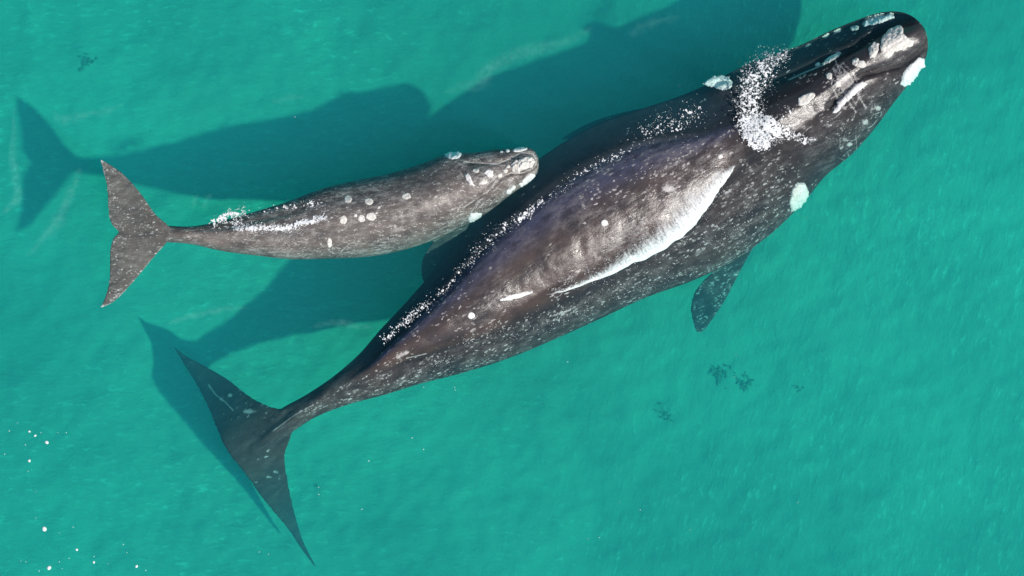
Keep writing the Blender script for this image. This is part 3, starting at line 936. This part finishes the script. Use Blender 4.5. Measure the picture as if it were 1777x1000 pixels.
# blow: froth at the blowholes, a curved lacy plume drifting up to the left and over
lace('blow_foam', [
    ([(1312, 236), (1299, 198), (1301, 158), (1318, 124), (1344, 102), (1372, 90)], [28, 33, 34, 32, 22, 7], [.95, .70, .66, .66, .58, .4], .55),
    ([(1284, 220), (1310, 220), (1340, 224), (1358, 232)], [24, 32, 26, 10], [1.1, 1.6, 1.4, .7], 0.04),
    ([(1300, 238), (1318, 246), (1338, 246)], [14, 20, 13], [1.0, 1.2, .8], 0.02),
    ([(1345, 222), (1372, 233), (1396, 246), (1420, 240)], [16, 15, 9, 3], [.7, .55, .7, .75], 0.0),
    ([(1352, 210), (1366, 195), (1388, 178)], [12, 13, 6], [.5, .42, .3], 0.0)], [bvh_m],
    'lacy white sheet of foam curling over the blowhole of the large whale')
P, R = [], []


def puff(pts, n, sp, zlo, zhi, r0, r1, rise=0.0, holes=.0, hs=.09):
    x, y, u = along(pts, n, sp)
    keep = fbm(x * hs, y * hs, 3, 133) > holes
    for a, b, q in zip(x[keep], y[keep], u[keep]):
        z = max(0.0, surf_z(a, b, [bvh_m])) + rng.uniform(zlo, zhi) + q * rise * rng.uniform(.2, 1)
        P.append((*W(a, b, z), z)); R.append(r0 + (r1 - r0) * rng.uniform() ** 3)


puff([(1310, 232), (1299, 195), (1302, 155), (1320, 122), (1345, 102), (1366, 91)], 3600, [13, 14, 15, 15, 11, 4], .02, .12, .002, .009, .8, .45, .22)
puff([(1288, 222), (1318, 222), (1344, 230), (1325, 244), (1300, 240)], 1800, [8, 12, 9, 9, 8], .01, .10, .002, .012, 0, .42, .13)
puff([(1345, 222), (1372, 234), (1395, 246), (1416, 241)], 600, [9, 8, 4, 1.5], .004, .04, .002, .007, 0, .45)
spray = droplets('blow_spray', P, R, foam_glint_m)
tag(spray, 'fine white drops blown from the blowhole of the large whale', 'spray', kind='stuff')


def splash_and_glints(name, lines, label, bvhs):
    P, R = [], []
    for pts, n, sp, r0, r1 in lines:
        x, y, u = along(pts, int(n * 1.5), sp)
        keep = fbm(x * .11, y * .11, 3, 91) > .47
        for a, b in zip(x[keep], y[keep]):
            z = surf_z(a, b, bvhs) + .004
            P.append((*W(a, b, z), z)); R.append(r0 * .6 + (r1 - r0 * .6) * rng.uniform() ** 2.5)
    o = droplets(name, P, R, foam_glint_m)
    return tag(o, label, 'foam', kind='stuff')


splash_and_glints('foam_and_glints', [  # sun glints along the waterline, painted as white drops
    ([(665, 592), (690, 570), (715, 548), (745, 525)], 190, 5, .006, .016),
    ([(745, 525), (775, 498), (800, 470), (830, 440)], 150, 6, .005, .012),
    ([(820, 440), (870, 400), (905, 375)], 200, 9, .004, .010),
    ([(895, 385), (915, 370), (940, 352)], 170, 5, .006, .014),
    ([(940, 350), (1000, 305), (1060, 275), (1110, 250)], 220, 6, .004, .010),
    ([(1110, 240), (1160, 215), (1220, 195)], 260, 17, .004, .011)],
    'line of tiny white painted sun glints along the left waterline of the large whale', [bvh_m])
splash_and_glints('foam_and_glints', [  # splash foam, with wet highlights painted in along the bright streak
    ([(365, 388), (395, 374), (425, 366)], 330, 5, .006, .014),
    ([(400, 392), (450, 396), (500, 394), (540, 384), (565, 374)], 620, 4.5, .006, .015),
    ([(355, 396), (380, 390), (420, 384)], 260, 5, .005, .012),
    ([(450, 372), (500, 362), (545, 356), (568, 362)], 160, 5, .004, .010)],
    'white foam and painted wet highlights over the tail stock of the calf', [bvh_k])
splash_and_glints('foam_and_glints', [  # sun glints on the flank wavelets, painted as white drops
    ([(730, 640), (800, 602), (870, 580), (950, 556), (1040, 520)], 420, 11, .004, .009),
    ([(1040, 520), (1120, 490), (1180, 460)], 200, 12, .004, .009),
    ([(1230, 430), (1290, 380), (1350, 360)], 240, 18, .004, .009)],
    'scattered tiny painted sun glints over the right flank of the large whale', [bvh_m])

# wet-skin glare painted as a thin white sheet along the back's right edge
fm = NT('glare_film')
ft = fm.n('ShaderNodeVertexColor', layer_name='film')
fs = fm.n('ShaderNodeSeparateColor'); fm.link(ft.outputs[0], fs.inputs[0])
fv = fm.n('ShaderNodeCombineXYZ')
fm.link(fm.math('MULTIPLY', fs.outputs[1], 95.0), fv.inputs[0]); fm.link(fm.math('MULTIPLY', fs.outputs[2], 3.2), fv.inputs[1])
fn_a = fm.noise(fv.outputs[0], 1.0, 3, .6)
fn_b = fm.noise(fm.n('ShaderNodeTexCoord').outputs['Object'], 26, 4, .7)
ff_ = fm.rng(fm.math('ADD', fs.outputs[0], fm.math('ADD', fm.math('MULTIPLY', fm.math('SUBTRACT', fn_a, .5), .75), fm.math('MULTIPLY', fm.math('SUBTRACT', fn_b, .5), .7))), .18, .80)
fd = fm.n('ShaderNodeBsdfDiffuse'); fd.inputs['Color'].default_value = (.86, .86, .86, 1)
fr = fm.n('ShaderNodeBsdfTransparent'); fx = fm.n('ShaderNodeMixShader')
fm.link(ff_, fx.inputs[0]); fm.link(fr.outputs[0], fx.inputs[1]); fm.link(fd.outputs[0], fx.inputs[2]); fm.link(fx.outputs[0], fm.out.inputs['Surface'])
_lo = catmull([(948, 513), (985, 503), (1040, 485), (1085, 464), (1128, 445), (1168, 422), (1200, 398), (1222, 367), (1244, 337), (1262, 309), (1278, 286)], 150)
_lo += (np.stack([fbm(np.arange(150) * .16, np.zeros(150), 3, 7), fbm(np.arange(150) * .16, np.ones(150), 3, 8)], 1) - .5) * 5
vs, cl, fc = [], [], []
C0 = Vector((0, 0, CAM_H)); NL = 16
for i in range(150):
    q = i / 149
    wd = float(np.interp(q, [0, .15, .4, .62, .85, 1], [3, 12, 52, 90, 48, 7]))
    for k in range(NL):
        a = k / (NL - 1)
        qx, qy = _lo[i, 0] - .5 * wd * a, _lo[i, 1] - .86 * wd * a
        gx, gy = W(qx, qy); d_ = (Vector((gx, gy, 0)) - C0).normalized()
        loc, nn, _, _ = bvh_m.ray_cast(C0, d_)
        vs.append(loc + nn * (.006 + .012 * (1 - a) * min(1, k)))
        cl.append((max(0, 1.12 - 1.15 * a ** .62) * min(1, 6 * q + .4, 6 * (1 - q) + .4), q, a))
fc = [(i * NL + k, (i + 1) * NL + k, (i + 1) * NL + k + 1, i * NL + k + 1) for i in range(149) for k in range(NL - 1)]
wme = mesh_from('painted_glare', vs, fc)
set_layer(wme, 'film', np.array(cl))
glare_sheet = link_mesh('painted_glare', wme, fm.m)
tag(glare_sheet, 'bright white sheet of painted wet glare along the right edge of the whale back', 'foam', kind='stuff')

splash_and_glints('foam_and_glints', [  # feathered upper edge of the glare, painted as drops
    ([(960, 506), (1010, 484), (1060, 462), (1110, 436), (1150, 412), (1185, 382), (1215, 345), (1245, 305)], 1500, 11, .003, .009),
    ([(1080, 440), (1130, 405), (1170, 380), (1205, 345), (1235, 310)], 900, 17, .003, .007)],
    'fine white flecks of painted glare above the bright sheet of glare on the whale back', [bvh_m])

lace('foam_glint_lace', [  # the same waterline glints painted as a broken lace
    ([(664, 594), (690, 570), (720, 544), (750, 520)], [3, 8, 8, 4], [.5, .62, .58, .4], 0),
    ([(750, 520), (785, 488), (830, 440)], [4, 7, 6], [.4, .42, .38], 0),
    ([(820, 445), (870, 400), (905, 374)], [6, 12, 8], [.36, .44, .5], 0),
    ([(893, 388), (918, 368), (945, 347)], [5, 8, 4], [.6, .8, .5], 0),
    ([(940, 352), (1000, 305), (1060, 275), (1115, 248)], [5, 8, 8, 6], [.36, .45, .42, .4], 0),
    ([(1110, 242), (1160, 215), (1222, 190)], [14, 24, 16], [.36, .44, .38], 0)], [bvh_m],
    'thin broken lace of painted sun glints along the left waterline of the large whale')
lace('foam_glint_lace', [  # tail foam together with painted wet shine
    ([(362, 389), (395, 374), (428, 366)], [5, 9, 6], [.6, .75, .5], 0),
    ([(385, 394), (450, 397), (500, 394), (540, 384), (570, 373)], [6, 8, 8, 8, 7], [.55, .78, .85, .85, .6], 0),
    ([(430, 374), (500, 360), (545, 354), (572, 362)], [4, 7, 8, 8], [.4, .48, .5, .45], 0)], [bvh_k],
    'broken white lace of foam and painted wet highlights over the tail stock of the calf')

# small floating flecks
FL = [(16, 748), (51, 749), (61, 756), (71, 751), (100, 751), (115, 751), (44, 772), (81, 768), (51, 800), (49, 818), (8, 788), (62, 853), (62, 899), (77, 918), (103, 925), (127, 915), (133, 954),
      (163, 966), (163, 976), (188, 978), (214, 945), (220, 959), (237, 983), (253, 990), (45, 975), (36, 974), (103, 975), (120, 969), (85, 986), (108, 987), (68, 991), (30, 734)]
BIG = {(61, 756): .030, (81, 768): .045, (51, 800): .034, (77, 918): .062, (85, 986): .05, (237, 983): .036, (51, 749): .028, (133, 954): .03, (163, 976): .03}


def lump(r, seed):
    bm = bmesh.new(); bmesh.ops.create_icosphere(bm, subdivisions=2, radius=r)
    for vv in bm.verts:
        k = 1 + .35 * (float(vnoise(np.array(vv.co.x / r * 1.3 + seed), np.array(vv.co.y / r * 1.3 + vv.co.z / r), seed)) - .5)
        vv.co = Vector((vv.co.x * k, vv.co.y * k * .8, vv.co.z * .45 * k))
    me = bpy.data.meshes.new('foam_fleck'); bm.to_mesh(me); bm.free()
    me.polygons.foreach_set('use_smooth', np.ones(len(me.polygons), bool))
    me.materials.append(foam_glint_m)
    return me


protos = [lump(1.0, s) for s in range(4)]


def fleck(px_, py_, r, label, group):
    o = bpy.data.objects.new('foam_fleck', protos[int(rng.integers(4))])
    COL.objects.link(o)
    o.location = (*W(px_, py_, .012), .012); o.scale = (r, r, r); o.rotation_euler = (0, 0, rng.uniform(0, 6.28))
    tag(o, label, 'foam', group)


for p in FL:
    fleck(*p, BIG.get(p, rng.uniform(.007, .013)) * .8, 'small white foam fleck floating on open water in the bottom left corner', 'foam flecks at the bottom left')
for p in [(553, 846), (715, 760), (789, 672), (790, 677), (735, 672), (1020, 935), (1198, 920), (1385, 872), (1278, 616), (1111, 885), (1274, 654), (735, 780), (640, 800), (450, 958), (466, 962), (512, 203), (553, 858), (985, 628), (984, 515), (1040, 933), (1075, 872), (628, 884)]:
    fleck(*p, rng.uniform(.006, .012), 'tiny white foam fleck on open teal water away from the bottom left cluster', 'foam flecks scattered over the open water')

# wisps: bright lines of wave-refracted light, painted as thin pale ribbons
wm = NT('wave_light_film')
wtc = wm.n('ShaderNodeTexCoord').outputs['Object']
wn1 = wm.noise(wtc, 9, 5, .7)
tr = wm.n('ShaderNodeBsdfTransparent'); df = wm.n('ShaderNodeBsdfDiffuse'); df.inputs['Color'].default_value = (.30, .80, .70, 1)
mx = wm.n('ShaderNodeMixShader')
wa = wm.n('ShaderNodeVertexColor', layer_name='film')
wm.link(wm.math('MULTIPLY', wm.math('MULTIPLY', wa.outputs[0], wm.rng(wn1, .35, .65, .25, 1.0)), .15), mx.inputs[0])
wm.link(tr.outputs[0], mx.inputs[1]); wm.link(df.outputs[0], mx.inputs[2]); wm.link(mx.outputs[0], wm.out.inputs['Surface'])


def wisp(pts, w, label, strength=1.0):
    p = catmull(pts, 60)
    p += np.stack([fbm(p[:, 0] * .05, p[:, 1] * .05, 3, 5) - .5, fbm(p[:, 0] * .05 + 9, p[:, 1] * .05, 3, 6) - .5], 1) * 8
    d = np.gradient(p, axis=0); d /= np.linalg.norm(d, axis=1)[:, None] + 1e-9
    nr = np.stack([-d[:, 1], d[:, 0]], 1)
    prof = np.sin(np.linspace(0, math.pi, 60)) ** .5
    vs, col = [], []
    lanes = [-1, -.6, -.2, .2, .6, 1]
    for i in range(60):
        ww = 3.4 * w * (.5 + .9 * float(vnoise(np.array(i * .21), np.array(w * 3.), 8))) * prof[i]
        for l in lanes:
            q = p[i] + nr[i] * ww * l
            vs.append((*W(q[0], q[1], .02), .02 + .004 * (1 - l * l))); col.append((1 - abs(l)) ** 1.3 * prof[i] * strength)
    n = len(lanes)
    fs = [(i * n + k, (i + 1) * n + k, (i + 1) * n + k + 1, i * n + k + 1) for i in range(59) for k in range(n - 1)]
    me = mesh_from('wave_light_wisp', vs, fs)
    c = np.array(col)
    set_layer(me, 'film', np.stack([c, c, c], 1))
    o = link_mesh('wave_light_wisp', me, wm.m)
    tag(o, label, 'foam', 'painted wisps of wave light on the water')


wisp([(24, 185), (22, 250), (28, 310), (29, 345), (14, 362), (0, 370)], 3.5, 'pale wisp of painted wave light at the left edge bordering the shadow of the calf tail')
wisp([(140, 292), (128, 322), (112, 358), (98, 385), (75, 414), (45, 445)], 4.5, 'curved pale wisp of painted wave light just left of the calf tail')
wisp([(288, 566), (320, 552), (350, 545), (390, 536), (430, 533)], 2.6, 'thin pale wisp of painted wave light above the left tail tip of the large whale')
wisp([(540, 568), (575, 561), (610, 564), (650, 570)], 2.8, 'thin pale wisp of painted wave light left of the tail stock of the large whale', .8)
wisp([(768, 158), (800, 152), (832, 142), (850, 120), (880, 102), (920, 88), (985, 72), (1030, 45)], 5.5, 'long pale wisp of painted wave light along the edge of the shadow near the top', .9)
wisp([(95, 190), (105, 206), (130, 205), (170, 196), (215, 180)], 4, 'short pale wisp of painted wave light above the shadow in the upper left', .8)
wisp([(470, 180), (500, 172), (530, 168)], 3, 'small pale wisp of painted wave light above the middle of the shadow', .5)
wisp([(330, 362), (338, 348), (345, 338)], 2, 'small slanting wisp of painted wave light above the calf tail stock', .6)
wisp([(350, 362), (360, 345), (366, 336)], 2, 'second slanting wisp of painted wave light nearest the splash on the calf', .6)
wisp([(1090, 60), (1130, 42), (1180, 30)], 4, 'faint wisp of painted wave light at the top edge of the picture', .5)

# ------------------------------------------------------------------ dark weed clumps on the sand
weed_m = rough_material('weed', (.30, .31, .26), (.19, .20, .17), 12, .02)


def weed(px_, py_, r, label, seed):
    rr = np.random.default_rng(seed)
    x, y = W(px_, py_, BED)
    z = float(bed_z(np.array(x), np.array(y)))
    root = empty('seaweed_clump', (x, y, z))
    tag(root, label, 'seaweed', 'dark seaweed clumps on the sand')
    n = max(9, int(r * 190))
    for k in range(n):
        a = rr.uniform(0, 6.28); L = r * rr.uniform(.35, .9); w = r * rr.uniform(.10, .22)
        ox, oy = rr.normal(0, r * .5, 2)
        vs, fs = [], []
        for i in range(6):
            q = i / 5
            bx = x + ox + math.cos(a + q * .6) * L * q; by = y + oy + math.sin(a + q * .6) * L * q
            bz = z - .02 + .22 * math.sin(q * 2.2) * r * 1.6
            ww = w * math.sin(.35 + q * 2.6)
            vs += [(bx - math.sin(a) * ww, by + math.cos(a) * ww, bz), (bx, by, bz + .02), (bx + math.sin(a) * ww, by - math.cos(a) * ww, bz)]
        for i in range(5):
            for j in range(2):
                fs.append((i * 3 + j, i * 3 + j + 1, (i + 1) * 3 + j + 1, (i + 1) * 3 + j))
        link_mesh('frond', mesh_from('frond', vs, fs), weed_m, root)


weed(1250, 650, .16, 'dark seaweed clump below the flipper, left one of the close pair', 1)
weed(1293, 663, .15, 'dark seaweed clump below the flipper, right one of the close pair', 2)
weed(1155, 720, .12, 'dark seaweed clump alone on the sand below the pair of clumps', 3)
weed(1384, 672, .07, 'very small seaweed speck on the sand right of the pair of clumps', 4)
weed(150, 106, .13, 'dark seaweed clump on the sand near the upper left corner', 5)
weed(550, 846, .05, 'very small seaweed speck on the sand right of the large tail', 6)
